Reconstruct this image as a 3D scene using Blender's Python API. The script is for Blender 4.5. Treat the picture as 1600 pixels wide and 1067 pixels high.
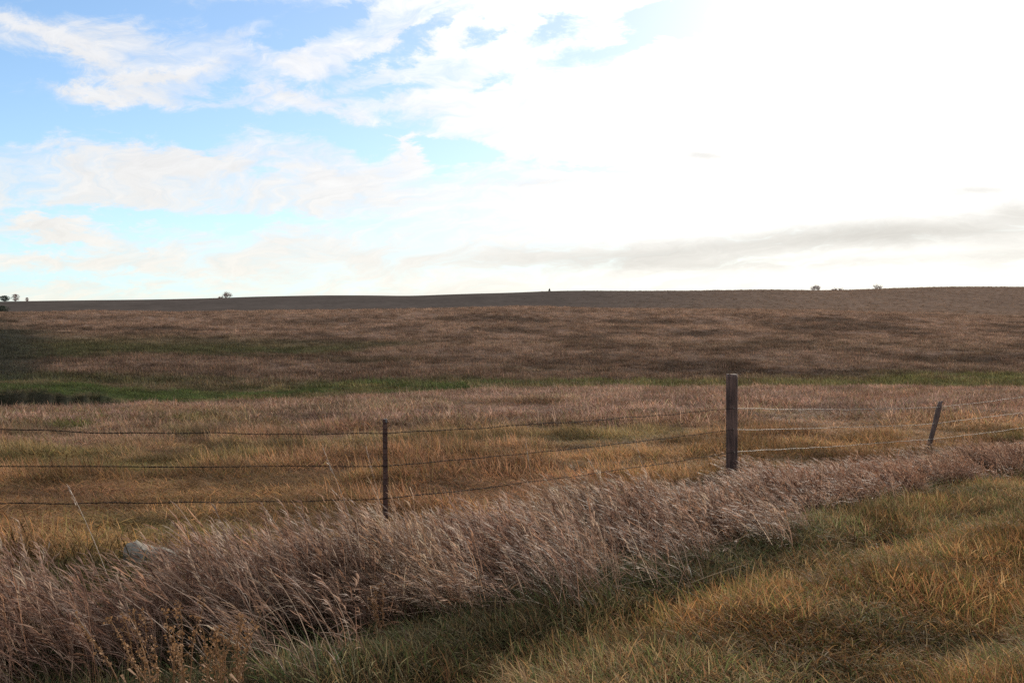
import bpy, math, random
import numpy as np
from mathutils import Vector

random.seed(7)
np.random.seed(7)
RNG = np.random.default_rng(11)
R = math.radians

# ------------------------------------------------------------------ scene, camera
S = bpy.context.scene
COL = S.collection
for o in list(bpy.data.objects):
    bpy.data.objects.remove(o)

F = 1473.0            # focal length in pixels of the 1600 px wide photograph
EYE = 1.7             # camera height over the roadside
HOR = 540.0           # row of the level horizon
cam = bpy.data.cameras.new("camera")
cam.sensor_width = 36.0
cam.lens = 36.0 * F / 1600.0
cam.clip_start = 0.05
cam.clip_end = 20000.0
camo = bpy.data.objects.new("camera", cam)
camo.location = (0, 0, EYE)
camo.rotation_euler = (R(90) + math.atan((HOR - 533.5) / F), 0, 0)
COL.objects.link(camo)
S.camera = camo

S.view_settings.view_transform = 'Standard'
S.view_settings.look = 'None'
S.view_settings.exposure = 0.18
S.view_settings.gamma = 1.0
S.cycles.use_denoising = False
S.cycles.max_bounces = 8
S.cycles.transparent_max_bounces = 8
S.cycles.volume_bounces = 0

# ------------------------------------------------------------------ sun and sky
SUN_AZ, SUN_EL = R(24), R(25)      # azimuth to the right of the view direction
SUN_DIR = Vector((math.sin(SUN_AZ) * math.cos(SUN_EL), math.cos(SUN_AZ) * math.cos(SUN_EL), math.sin(SUN_EL)))
sun = bpy.data.lights.new("sun", 'SUN')
sun.energy = 4.0
sun.angle = R(0.8)
sun.color = (1.0, 0.90, 0.76)
suno = bpy.data.objects.new("sun", sun)
suno.rotation_euler = SUN_DIR.to_track_quat('Z', 'Y').to_euler()
suno.location = (200, 400, 250)
COL.objects.link(suno)

class NT:
    """small helper that writes node trees"""
    def __init__(self, tree):
        self.t = tree
        self.n = tree.nodes
        self.l = tree.links
    def new(self, kind, **kw):
        nd = self.n.new(kind)
        for k, v in kw.items():
            setattr(nd, k, v)
        return nd
    def put(self, sock, v):
        if v is None:
            return
        if isinstance(v, bpy.types.NodeSocket):
            self.l.new(v, sock)
        else:
            sock.default_value = v
    def m(self, op, a, b=None, c=None, clamp=False):
        nd = self.new('ShaderNodeMath', operation=op, use_clamp=clamp)
        for i, v in enumerate((a, b, c)):
            if v is not None:
                self.put(nd.inputs[i], v)
        return nd.outputs[0]
    def v(self, op, a, b=None, out=0):
        nd = self.new('ShaderNodeVectorMath', operation=op)
        self.put(nd.inputs[0], a)
        if b is not None:
            self.put(nd.inputs[1], b)
        return nd.outputs[out]
    def scale(self, a, s):
        nd = self.new('ShaderNodeVectorMath', operation='SCALE')
        self.put(nd.inputs[0], a)
        self.put(nd.inputs['Scale'], s)
        return nd.outputs[0]
    def comb(self, x, y, z=0.0):
        nd = self.new('ShaderNodeCombineXYZ')
        for i, v in enumerate((x, y, z)):
            self.put(nd.inputs[i], v)
        return nd.outputs[0]
    def noise(self, vec, scale, detail=4.0, rough=0.5, dist=0.0, out='Fac'):
        nd = self.new('ShaderNodeTexNoise')
        nd.inputs['Scale'].default_value = scale
        nd.inputs['Detail'].default_value = detail
        nd.inputs['Roughness'].default_value = rough
        nd.inputs['Distortion'].default_value = dist
        if vec is not None:
            self.l.new(vec, nd.inputs['Vector'])
        return nd.outputs[out]
    def mix(self, f, a, b, blend='MIX'):
        nd = self.new('ShaderNodeMix', data_type='RGBA', blend_type=blend)
        self.put(nd.inputs[0], f)
        self.put(nd.inputs[6], a)
        self.put(nd.inputs[7], b)
        return nd.outputs[2]
    def smooth(self, x, a, b):
        nd = self.new('ShaderNodeMapRange', interpolation_type='SMOOTHSTEP')
        self.put(nd.inputs[0], x)
        nd.inputs[1].default_value = a
        nd.inputs[2].default_value = b
        return nd.outputs[0]

world = bpy.data.worlds.new("World")
S.world = world
world.use_nodes = True
wt = NT(world.node_tree)
wt.n.clear()
SKY_STRENGTH = 0.13
sky = wt.new('ShaderNodeTexSky', sky_type='NISHITA')
sky.sun_disc = False
sky.sun_elevation = SUN_EL
sky.sun_rotation = SUN_AZ
sky.altitude = 400.0
sky.air_density = 1.0
sky.dust_density = 0.6
sky.ozone_density = 2.0

def build_sky():
    g = wt.new('ShaderNodeTexCoord').outputs['Generated']
    d = wt.v('NORMALIZE', g)
    sx = wt.new('ShaderNodeSeparateXYZ')
    wt.l.new(d, sx.inputs[0])
    dx, dy, dz = sx.outputs
    az = wt.m('ARCTAN2', dx, dy)
    el = wt.m('ARCSINE', dz)
    elp = wt.m('MAXIMUM', el, 0.0)
    ang = wt.m('ARCCOSINE', wt.v('DOT_PRODUCT', d, tuple(SUN_DIR), out=1))
    # a layer of cloud seen in perspective
    inv = wt.m('DIVIDE', 1.0, wt.m('ADD', wt.m('MAXIMUM', dz, 0.0), 0.24))
    p = wt.comb(wt.m('MULTIPLY', dx, inv), wt.m('MULTIPLY', dy, inv), 0.0)
    wisp = wt.noise(p, 2.2, 4, 0.55, out='Color')
    pw = wt.v('ADD', p, wt.v('MULTIPLY', wt.v('SUBTRACT', wisp, (0.5, 0.5, 0.5)), (0.55, 0.55, 0.0)))
    mr = wt.new('ShaderNodeMapping')
    mr.inputs['Rotation'].default_value = (0, 0, R(38))
    wt.l.new(pw, mr.inputs[0])
    mp = wt.new('ShaderNodeMapping')
    mp.inputs['Scale'].default_value = (0.75, 1.6, 1.0)
    wt.l.new(mr.outputs[0], mp.inputs[0])
    pm = mp.outputs[0]
    n1 = wt.noise(pm, 3.2, 10, 0.66, 0.3)
    n2 = wt.noise(pm, 9.0, 9, 0.68, 0.5)
    n3 = wt.noise(p, 1.4, 3, 0.5, 0.0)
    # ragged edges for the openings
    wn = wt.noise(p, 8.0, 9, 0.68, 0.3, out='Color')
    warp = wt.scale(wt.v('SUBTRACT', wn, (0.5, 0.5, 0.5)), 0.10)
    q = wt.v('ADD', wt.comb(az, el, 0.0), wt.v('MULTIPLY', warp, (1.5, 0.6, 0.0)))
    q2 = wt.v('ADD', wt.comb(az, el, 0.0), wt.v('MULTIPLY', warp, (0.5, 0.14, 0.0)))
    def blob(acc, x, y, sx_, sy_, amp, rot=0.0, vec=None):
        a = math.atan((x - 800) / F)
        e = math.atan((HOR - y) / math.hypot(F, x - 800))
        b = wt.new('ShaderNodeMapping', vector_type='TEXTURE')
        b.inputs['Location'].default_value = (a, e, 0)
        b.inputs['Rotation'].default_value = (0, 0, R(rot))
        b.inputs['Scale'].default_value = (sx_ / F, sy_ / F, 1)
        wt.l.new(vec or q, b.inputs[0])
        dd = wt.v('DOT_PRODUCT', b.outputs[0], b.outputs[0], out=1)
        ex = wt.m('EXPONENT', wt.m('MULTIPLY', dd, -1.0))
        return wt.m('MULTIPLY_ADD', ex, amp, acc)
    hole = 0.0
    for args in SKY_HOLES:
        hole = blob(hole, *args)
    grey = 0.0
    for args in SKY_GREYS:
        grey = blob(grey, *args, vec=q2)
    cover = wt.m('MULTIPLY_ADD', wt.m('SUBTRACT', n1, 0.5), 2.5, 0.44)
    cover = wt.m('ADD', cover, wt.m('MULTIPLY', wt.m('SUBTRACT', n2, 0.5), 1.3))
    cover = wt.m('ADD', cover, wt.m('MULTIPLY', wt.m('SUBTRACT', n3, 0.5), 0.3))
    # thicker towards the sun
    cover = wt.m('ADD', cover, wt.m('MULTIPLY', wt.m('EXPONENT', wt.m('MULTIPLY', wt.m('MULTIPLY', ang, ang), -8.0)), 1.1))
    cover = wt.m('SUBTRACT', cover, hole)
    alpha = wt.smooth(cover, -0.45, 0.85)
    # colour of the clouds
    low = wt.m('EXPONENT', wt.m('MULTIPLY', elp, -9.0))
    ccol = wt.mix(low, (0.90, 0.92, 0.97, 1), (1.05, 0.985, 0.80, 1))
    glow = wt.m('EXPONENT', wt.m('MULTIPLY', wt.m('MULTIPLY', ang, ang), -7.5))
    br = wt.m('ADD', wt.m('MULTIPLY_ADD', wt.m('MULTIPLY', glow, wt.m('SUBTRACT', 1.0, wt.m('MULTIPLY', low, 0.95))), 1.15, CLOUD_BASE), wt.m('MULTIPLY', low, 0.05))
    tex = wt.m('MULTIPLY_ADD', wt.m('SUBTRACT', n2, 0.5), 0.35, 1.0)
    br = wt.m('MULTIPLY', br, tex)
    br = wt.m('MULTIPLY', br, wt.m('SUBTRACT', 1.0, grey))
    cloud = wt.scale(wt.mix(wt.m('MULTIPLY', grey, 1.4, clamp=True), ccol, (0.97, 0.93, 0.84, 1)), wt.m('MULTIPLY', br, 1.0 / SKY_STRENGTH))
    hs = wt.new('ShaderNodeHueSaturation')
    hs.inputs['Saturation'].default_value = 1.12
    hs.inputs['Value'].default_value = SKY_GAIN
    wt.l.new(sky.outputs[0], hs.inputs['Color'])
    blue = wt.mix(wt.m('MULTIPLY', low, 0.85), hs.outputs[0], (0.42 / SKY_STRENGTH, 0.64 / SKY_STRENGTH, 0.76 / SKY_STRENGTH, 1))
    blue = wt.scale(blue, wt.m('MULTIPLY_ADD', wt.m('EXPONENT', wt.m('MULTIPLY', ang, -2.6)), -0.62, 1.08))
    # thin veil of ice cloud lit from behind
    veil = wt.m('MULTIPLY', wt.m('EXPONENT', wt.m('MULTIPLY', ang, -3.2)), 0.22 / SKY_STRENGTH)
    blue = wt.v('ADD', blue, wt.scale((1.0, 0.97, 0.92), veil))
    out = wt.mix(alpha, blue, cloud)
    bg = wt.new('ShaderNodeBackground')
    bg.inputs['Strength'].default_value = SKY_STRENGTH
    wt.l.new(out, bg.inputs[0])
    wo = wt.new('ShaderNodeOutputWorld')
    wt.l.new(bg.outputs[0], wo.inputs[0])

CLOUD_BASE = 0.82
SKY_GAIN = 1.12
# openings of blue: column, row, half width, half height (photograph pixels), depth, tilt
SKY_HOLES = [
    (150, 8, 230, 24, 1.25, 0), (420, 12, 110, 20, 0.8, 0), (40, 108, 130, 30, 1.05, -6), (170, 150, 80, 20, 0.4, 0),
    (120, 190, 190, 20, 1.15, 0), (380, 186, 130, 17, 1.2, 0), (520, 196, 80, 17, 1.0, -12), (585, 222, 26, 24, 1.1, 0),
    (300, 222, 40, 13, 0.9, 0), (710, 238, 46, 19, 3.0, 0), (640, 228, 16, 30, -0.8, 0), (362, 134, 34, 12, 0.9, 15), (640, 190, 50, 14, 0.6, 0),
    (20, 215, 60, 20, 0.7, 0), (150, 338, 150, 13, 1.1, 0), (330, 342, 100, 9, 0.8, 0), (60, 386, 120, 8, 0.8, 0),
    (250, 372, 90, 9, 0.5, 0), (1000, 45, 130, 30, 2.1, 20), (1075, 20, 60, 26, 1.6, 20), (880, 40, 60, 16, 1.4, 20),
    (1255, 78, 60, 9, 1.9, -6), (960, 262, 110, 8, 1.4, -6), (480, 345, 150, 8, 0.4, 0), (120, 435, 260, 10, 0.7, 0),
    (700, 10, 60, 12, 0.5, 15), (560, 60, 60, 12, 0.35, 20), (-250, 120, 200, 60, 1.2, 0),
    (175, 148, 80, 15, -1.3, 0), (240, 118, 60, 10, -0.7, 20), (90, 62, 110, 9, -0.5, -14), (300, 255, 200, 16, -0.5, 0), (60, 350, 70, 10, -0.8, -20),
    (470, 62, 60, 12, 1.0, 15), (570, 100, 50, 10, 1.0, 20), (650, 75, 44, 12, 1.1, 25), (480, 130, 70, 10, 0.7, -10), (410, 270, 40, 12, 0.7, 0),
    (760, 60, 50, 10, 1.0, 30), (530, 28, 70, 10, 1.0, 20), (700, 35, 50, 9, 1.0, 25), (620, 140, 60, 9, 0.8, 10), (760, 130, 40, 8, 0.7, 15), (950, 60, 40, 12, -1.2, 10)]
# grey undersides: the same, depth = how much darker
SKY_GREYS = [
    (1480, 362, 200, 24, 0.30, 0), (1200, 380, 260, 24, 0.24, 4), (900, 402, 240, 22, 0.12, 0), (1105, 242, 50, 8, 0.34, -8),
    (1525, 295, 60, 10, 0.28, -6), (1600, 328, 60, 14, 0.22, -12), (850, 284, 130, 8, 0.12, 0), (1580, 400, 60, 20, 0.15, 0),
    (1250, 412, 300, 8, 0.14, 0)]
build_sky()

# ------------------------------------------------------------------ small helpers
def tag(o, label=None, cat=None, group=None, kind=None):
    if label:
        o['label'] = label
    if cat:
        o['category'] = cat
    if group:
        o['group'] = group
    if kind:
        o['kind'] = kind
    return o

def empty(name, loc=(0, 0, 0)):
    o = bpy.data.objects.new(name, None)
    o.location = loc
    o.empty_display_size = 0.2
    COL.objects.link(o)
    return o

def mesh_np(name, verts, faces, cols=None, smooth=True):
    """mesh from numpy arrays; faces may be quads or triangles of one width"""
    me = bpy.data.meshes.new(name)
    verts = np.asarray(verts, np.float32).reshape(-1, 3)
    faces = np.asarray(faces, np.int32)
    k = faces.shape[1]
    me.vertices.add(len(verts))
    me.vertices.foreach_set('co', verts.ravel())
    me.loops.add(faces.size)
    me.loops.foreach_set('vertex_index', faces.ravel())
    me.polygons.add(len(faces))
    me.polygons.foreach_set('loop_start', np.arange(0, faces.size, k, dtype=np.int32))
    if smooth:
        me.polygons.foreach_set('use_smooth', np.ones(len(faces), bool))
    if cols is not None:
        a = me.color_attributes.new('Col', 'FLOAT_COLOR', 'POINT')
        c = np.ones((len(verts), 4), np.float32)
        c[:, :3] = cols
        a.data.foreach_set('color', c.ravel())
    me.update(calc_edges=True)
    me.validate()
    return me

class MB:
    """collects tubes and facets, then links them as one mesh object"""
    def __init__(self):
        self.v = []
        self.f = []
        self.mi = []
    def tube(self, pts, rad, sides=6, cap=True, mi=0, squash=None):
        pts = [Vector(p) for p in pts]
        n = len(pts)
        if not hasattr(rad, '__len__'):
            rad = [rad] * n
        base = len(self.v)
        up = None
        for i, p in enumerate(pts):
            t = (pts[min(i + 1, n - 1)] - pts[max(i - 1, 0)])
            if t.length < 1e-9:
                t = Vector((0, 0, 1))
            t.normalize()
            if up is None:
                up = Vector((0, 0, 1)) if abs(t.z) < 0.9 else Vector((1, 0, 0))
            a = t.cross(up)
            if a.length < 1e-6:
                a = t.cross(Vector((0, 1, 0)))
            a.normalize()
            b = a.cross(t).normalized()
            up = b
            for k in range(sides):
                w = 2 * math.pi * k / sides
                self.v.append(p + (a * math.cos(w) + b * math.sin(w)) * rad[i])
        for i in range(n - 1):
            for k in range(sides):
                k2 = (k + 1) % sides
                self.f.append((base + i * sides + k, base + i * sides + k2, base + (i + 1) * sides + k2, base + (i + 1) * sides + k))
                self.mi.append(mi)
        if cap:
            self.f.append(tuple(base + k for k in reversed(range(sides))))
            self.mi.append(mi)
            self.f.append(tuple(base + (n - 1) * sides + k for k in range(sides)))
            self.mi.append(mi)
    def face(self, pts, mi=0):
        b = len(self.v)
        self.v += [Vector(p) for p in pts]
        self.f.append(tuple(range(b, b + len(pts))))
        self.mi.append(mi)
    def box(self, c, s, mi=0):
        c = Vector(c)
        h = [x / 2 for x in s]
        b = len(self.v)
        for z in (-1, 1):
            for y in (-1, 1):
                for x in (-1, 1):
                    self.v.append(c + Vector((x * h[0], y * h[1], z * h[2])))
        for q in ((0, 2, 3, 1), (4, 5, 7, 6), (0, 1, 5, 4), (2, 6, 7, 3), (0, 4, 6, 2), (1, 3, 7, 5)):
            self.f.append(tuple(b + i for i in q))
            self.mi.append(mi)
    def build(self, name, mats, parent=None, smooth=True):
        me = bpy.data.meshes.new(name)
        me.from_pydata([tuple(v) for v in self.v], [], self.f)
        mats = mats if isinstance(mats, (list, tuple)) else [mats]
        for m in mats:
            me.materials.append(m)
        me.polygons.foreach_set('material_index', self.mi)
        if smooth:
            me.polygons.foreach_set('use_smooth', [True] * len(me.polygons))
        me.update()
        o = bpy.data.objects.new(name, me)
        COL.objects.link(o)
        if parent is not None:
            o.parent = parent
        return o

# value noise in the plane
def vnoise(x, y, seed=0):
    xi = np.floor(x).astype(np.int64)
    yi = np.floor(y).astype(np.int64)
    fx = x - xi
    fy = y - yi
    fx = fx * fx * fx * (fx * (fx * 6 - 15) + 10)
    fy = fy * fy * fy * (fy * (fy * 6 - 15) + 10)
    def h(a, b):
        n = (a * 374761393 + b * 668265263 + seed * 1442695041) & 0xFFFFFFFF
        n = ((n ^ (n >> 13)) * 1274126177) & 0xFFFFFFFF
        n = n ^ (n >> 16)
        return (n & 0xFFFFFF) / float(0xFFFFFF)
    a = h(xi, yi); b = h(xi + 1, yi); c = h(xi, yi + 1); d = h(xi + 1, yi + 1)
    return (a * (1 - fx) + b * fx) * (1 - fy) + (c * (1 - fx) + d * fx) * fy

def fbm(x, y, seed=0, octv=4, gain=0.5):
    s = 0.0
    a = 1.0
    t = 0.0
    for i in range(octv):
        s = s + a * vnoise(x * 2 ** i + 17.3 * i, y * 2 ** i - 9.1 * i, seed + i)
        t += a
        a *= gain
    return s / t          # 0..1

def sst(x, a, b):
    t = np.clip((x - a) / (b - a), 0, 1)
    return t * t * (3 - 2 * t)

# ------------------------------------------------------------------ the land
PX = np.array([-300, 0, 400, 800, 1200, 1600, 1900], float)
D_FENCE = np.array([6.0, 6.9, 7.6, 9.3, 13.0, 18.2, 24.0])
Z_FENCE = np.array([0.05, 0.02, -0.12, -0.18, -0.20, -0.44, -0.6])
D_EDGE = np.array([43, 45, 50, 58, 66, 75, 80], float)
Y_EDGE = np.array([644, 642, 631, 610, 606, 608, 609], float)
D_FOOT = np.array([72, 74, 82, 92, 102, 110, 115], float)
Y_FOOT = np.array([610, 608, 606, 599, 595, 592, 592], float)
D_MID = np.array([150, 150, 155, 165, 180, 190, 195], float)
Y_MID = np.array([541, 540, 541, 538, 534, 536, 537], float)
D_CREST = np.array([255, 255, 262, 280, 310, 330, 335], float)
Y_CREST = np.array([488, 488, 487, 482, 486, 496, 499], float)
D_FAR = np.array([640, 650, 680, 700, 720, 740, 750], float)
Y_FAR = np.array([474, 473, 466.5, 459, 455.5, 450.5, 450], float)
PX_SKY = np.array([-300, 0, 100, 240, 330, 400, 500, 570, 640, 720, 800, 855, 900, 1000, 1100, 1200, 1290, 1340, 1400, 1470, 1530, 1600, 1900], float)
Y_SKY = np.array([475, 473.5, 472, 470.5, 468.5, 466, 464, 464, 465, 462, 460, 457.5, 456.5, 457, 456.5, 455, 456.5, 455, 452.5, 450.5, 450, 450.5, 451])
ztab = lambda D, y: EYE - (y - HOR) / F * D

NX, ND = 111, 900
LOGD = np.linspace(math.log(0.5), math.log(4000), ND)
def build_table():
    xs = np.linspace(-300, 1900, NX)
    ip = lambda a: np.interp(xs, PX, a)
    def sm(a):
        a = ip(a)
        k = np.hanning(13); k /= k.sum()
        return np.convolve(np.pad(a, 6, mode='edge'), k, 'valid')
    f0 = sm(D_FENCE); zf = sm(Z_FENCE)
    de, ye = sm(D_EDGE), sm(Y_EDGE)
    df, yf = sm(D_FOOT), sm(Y_FOOT)
    dm, ym = sm(D_MID), sm(Y_MID)
    dc, yc = sm(D_CREST), sm(Y_CREST)
    dr = sm(D_FAR)
    yr = np.interp(xs, PX_SKY, Y_SKY)
    yr = np.convolve(np.pad(yr, 1, mode='edge'), [.25, .5, .25], 'valid')
    T = np.zeros((NX, ND))
    for i in range(NX):
        ze = ztab(de[i], ye[i])
        zfo = ztab(df[i], yf[i])
        zc = ztab(dc[i], yc[i])
        zr = ztab(dr[i], yr[i])
        sag = 1.0 + 1.6 * sst(xs[i], 700, 1500)
        D = [0, 2.5, 0.62 * f0[i], f0[i], f0[i] * 1.6, 0.5 * (f0[i] * 1.6 + de[i]), de[i], de[i] + 8, df[i], dm[i], dc[i], dc[i] + 45, dc[i] + 160, dr[i], dr[i] + 200, 2000, 4000]
        Z = [0, 0, 0.3 * zf[i], zf[i], zf[i] - 0.12, 0.5 * (zf[i] + ze), ze, ze - 0.75, zfo, ztab(dm[i], ym[i]), zc,
             zc + 0.2, EYE + (zc - EYE) / dc[i] * (dc[i] + 160) * 0.93 + sag, zr, zr - 8, zr - 90, zr - 190]
        D = np.array(D); Z = np.array(Z)
        # monotone cubic (Fritsch-Carlson)
        h = np.diff(D); dl = np.diff(Z) / h
        m = np.zeros(len(D))
        for j in range(1, len(D) - 1):
            if dl[j - 1] * dl[j] > 0:
                w1 = 2 * h[j] + h[j - 1]; w2 = h[j] + 2 * h[j - 1]
                m[j] = (w1 + w2) / (w1 / dl[j - 1] + w2 / dl[j])
        m[0] = 0; m[-1] = dl[-1]
        d = np.exp(LOGD)
        k = np.clip(np.searchsorted(D, d) - 1, 0, len(D) - 2)
        t = (d - D[k]) / h[k]
        T[i] = ((1 + 2 * t) * (1 - t) ** 2 * Z[k] + t * (1 - t) ** 2 * h[k] * m[k]
                + t * t * (3 - 2 * t) * Z[k + 1] + t * t * (t - 1) * h[k] * m[k + 1])
    return T
TAB = build_table()

def polar(X, Y):
    r = np.hypot(X, Y)
    th = np.arctan2(X, Y)
    tc = np.clip(th, R(-35), R(35))
    D = np.maximum(r * np.cos(tc), 0.5)
    xp = 800 + F * np.tan(tc)
    return r, th, D, xp

def gully(D, xp):
    """depth weight of the washed-out gully on the left and where its far wall stands"""
    w = 1 - sst(xp, 90, 280)
    wall = 56 + 5.0 * fbm(xp / 32.0, xp * 0, 31, 5, 0.6) + 0.004 * xp
    return w, wall

def ground(X, Y):
    X = np.asarray(X, float); Y = np.asarray(Y, float)
    r, th, D, xp = polar(X, Y)
    fi = np.clip((xp + 300) / 2200 * (NX - 1), 0, NX - 1.001)
    fj = np.clip((np.log(D) - LOGD[0]) / (LOGD[-1] - LOGD[0]) * (ND - 1), 0, ND - 1.001)
    i = fi.astype(int); j = fj.astype(int)
    a = fi - i; b = fj - j
    z = (TAB[i, j] * (1 - a) + TAB[i + 1, j] * a) * (1 - b) + (TAB[i, j + 1] * (1 - a) + TAB[i + 1, j + 1] * a) * b
    behind = sst(np.abs(th), R(80), R(120))
    z = z * (1 - behind)
    # rolling unevenness, hummocks and tussocks
    near = 1 - sst(D, 90, 140)
    z = z + (fbm(X / 34.0, Y / 34.0, 3, 3) - 0.5) * 1.1 * sst(D, 60, 130) * (1 - sst(D, 300, 420))
    z = z + (fbm(X / 9.0, Y / 9.0, 5, 3) - 0.5) * (0.16 * sst(D, 9, 16) * near + 0.35 * sst(D, 70, 120) * (1 - sst(D, 300, 400)))
    tus = np.maximum(fbm(X / 1.5, Y / 1.1, 8, 3) - 0.5, 0) * 2.0
    z = z + tus * 0.20 * sst(D, 9, 13) * near
    z = z + (fbm(X / 0.9, Y / 0.9, 9, 2) - 0.5) * 0.10 * (1 - sst(D, 12, 30))
    along = (X + Y) * 0.7071
    across = (Y - X) * 0.7071
    ruts = np.sin(across * 4.6 + 2.2 * fbm(along / 2.5, across / 1.5, 12, 2)) * (0.4 + 0.9 * fbm(along / 1.8, across / 0.9, 13, 2))
    z = z + 0.075 * ruts * (1 - sst(D, 5, 16)) * sst(r, 2.0, 3.0)
    z = z + (fbm(X / 62.0, Y / 80.0, 14, 2) - 0.5) * 4.2 * sst(D, 95, 150) * (1 - sst(D, 215, 275))
    w, wall = gully(D, xp)
    cut = sst(D, 47.5, 50.5) * (1 - sst(D, wall, wall + 0.9))
    bench = sst(D, wall, wall + 0.7) * (1 - sst(D, wall + 6, wall + 26))
    z = z - 0.55 * w * cut + 0.85 * w * bench + 0.5 * w * sst(D, wall, wall + .7) * bench * (fbm(X / 2.0, Y / 2.0, 33, 2) - 0.5)
    return z

def zone_color(X, Y):
    """albedo of what grows there, with shade painted into the lower slope"""
    r, th, D, xp = polar(X, Y)
    de = np.interp(xp, PX, D_EDGE); df = np.interp(xp, PX, D_FOOT); dc = np.interp(xp, PX, D_CREST)
    fe = np.interp(xp, PX, D_FENCE)
    n_a = fbm(X / 3.2, Y / 2.2, 41, 4)[..., None]
    n_b = fbm(X / 7.0, Y / 5.0, 42, 4)[..., None]
    n_c = fbm(X / 30.0, Y / 14.0, 43, 4)[..., None]
    n_d = fbm(X / 1.3, Y / 1.0, 44, 3)[..., None]
    orange = np.array([0.235, 0.148, 0.078]); pink = np.array([0.235, 0.158, 0.126]); olive = np.array([0.115, 0.108, 0.042])
    rust = np.array([0.205, 0.112, 0.072])
    # pasture on this side of the draw
    t = sst(D, fe + 4, fe + 19)[..., None]
    c = orange * (1 - t) + pink * t
    c = c + (rust - c) * (0.55 * sst(n_a, 0.5, 0.68))
    g = sst(n_b, 0.52, 0.68) * (1 - 0.75 * t)
    leftgreen = (np.exp(-((xp - 130) / 260.0) ** 2 - ((D - 30) / 9.0) ** 2) + np.exp(-((xp - 250) / 130.0) ** 2 - ((D - 8.6) / 1.3) ** 2))[..., None]
    c = c + (olive - c) * np.clip(0.75 * g + 0.9 * leftgreen * sst(n_a, 0.40, 0.58), 0, 1)
    # the green draw
    green = np.array([0.056, 0.074, 0.028]); yel = np.array([0.150, 0.122, 0.062])
    lr = sst(xp + 400 * (n_c[..., 0] - 0.5), 650, 1200)[..., None]
    gd = green * (1 - lr) + (0.55 * green + 0.45 * yel) * lr
    gd = gd + (yel * 0.85 - gd) * 0.7 * sst(n_a, 0.52, 0.66)
    gd = gd + (np.array([0.132, 0.090, 0.068]) - gd) * 0.55 * sst(n_b, 0.58, 0.70)
    k = sst(D, de + 0.5, de + 5)[..., None]
    wob = (n_c[..., 0] - 0.5) * 40
    # the slope beyond
    brown = np.array([0.132, 0.090, 0.068]); hp = np.array([0.195, 0.135, 0.104]); hg = np.array([0.066, 0.072, 0.034])
    dk = np.array([0.070, 0.052, 0.042])
    n_e = fbm(X / 13.0, Y / 13.0, 45, 5, 0.6)[..., None]
    n_f = fbm(X / 60.0, Y / 36.0, 46, 4)[..., None]
    hl = brown + (hp - brown) * sst(n_e, 0.44, 0.64)
    hl = hl + (dk - hl) * 0.7 * sst(1 - n_e, 0.54, 0.68)
    gp = sst(n_f, 0.46, 0.64) * (1 - sst(xp, 650, 1250)[..., None] * 0.75) * (1 - sst(D, 140, 190)[..., None])
    hl = hl + (hg - hl) * 0.85 * gp
    shade = (0.72 + 0.28 * sst(D, 110, 210))[..., None]  # shade on the lower slope, painted into the albedo
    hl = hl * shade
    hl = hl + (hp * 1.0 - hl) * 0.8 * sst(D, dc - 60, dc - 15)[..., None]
    # darker corner at the far left, with the tracks running up it
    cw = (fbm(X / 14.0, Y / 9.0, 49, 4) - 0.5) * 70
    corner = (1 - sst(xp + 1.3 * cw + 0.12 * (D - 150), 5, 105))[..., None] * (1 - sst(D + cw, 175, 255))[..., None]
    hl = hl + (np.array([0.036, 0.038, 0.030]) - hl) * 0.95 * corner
    for off in (52, 76):
        tr = np.exp(-((xp - off - (150 - np.clip(D, 100, 200)) * 0.16) / 3.0) ** 2) * sst(D, 105, 118) * (1 - sst(D, 160, 175))
        hl = hl + (np.array([0.04, 0.032, 0.026]) - hl) * 0.75 * tr[..., None]
    k2 = sst(D + wob, df - 4, df + 16)[..., None]
    gd = gd + (hl - gd) * k2
    c = c + (gd - c) * k
    # worked field on the far rise
    fld = np.array([0.074, 0.062, 0.055]) * (0.9 + 0.2 * fbm(X / 60.0, Y / 30.0, 47, 3)[..., None])
    rgt = sst(xp, 750, 1400)[..., None]
    fld = fld + (np.array([0.150, 0.106, 0.080]) * (0.85 + 0.3 * n_e) - fld) * rgt
    k3 = sst(D, dc + 6, dc + 30)[..., None]
    c = c + (fld - c) * k3
    # bare earth of the gully wall
    w, wall = gully(D, xp)
    gm = (w * sst(D, 49, 51) * (1 - sst(D, wall + 0.8, wall + 2.0)))[..., None]
    c = c + (np.array([0.060, 0.052, 0.038]) - c) * gm * 0.85
    # roadside verge
    v = (1 - sst(D, fe - 0.4, fe + 0.8))[..., None]
    c = c + (np.array([0.060, 0.052, 0.022]) - c) * v
    return c * (0.82 + 0.36 * n_d)

def mat(name):
    m = bpy.data.materials.new(name)
    m.use_nodes = True
    t = NT(m.node_tree)
    t.n.clear()
    out = t.new('ShaderNodeOutputMaterial')
    return m, t, out

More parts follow.
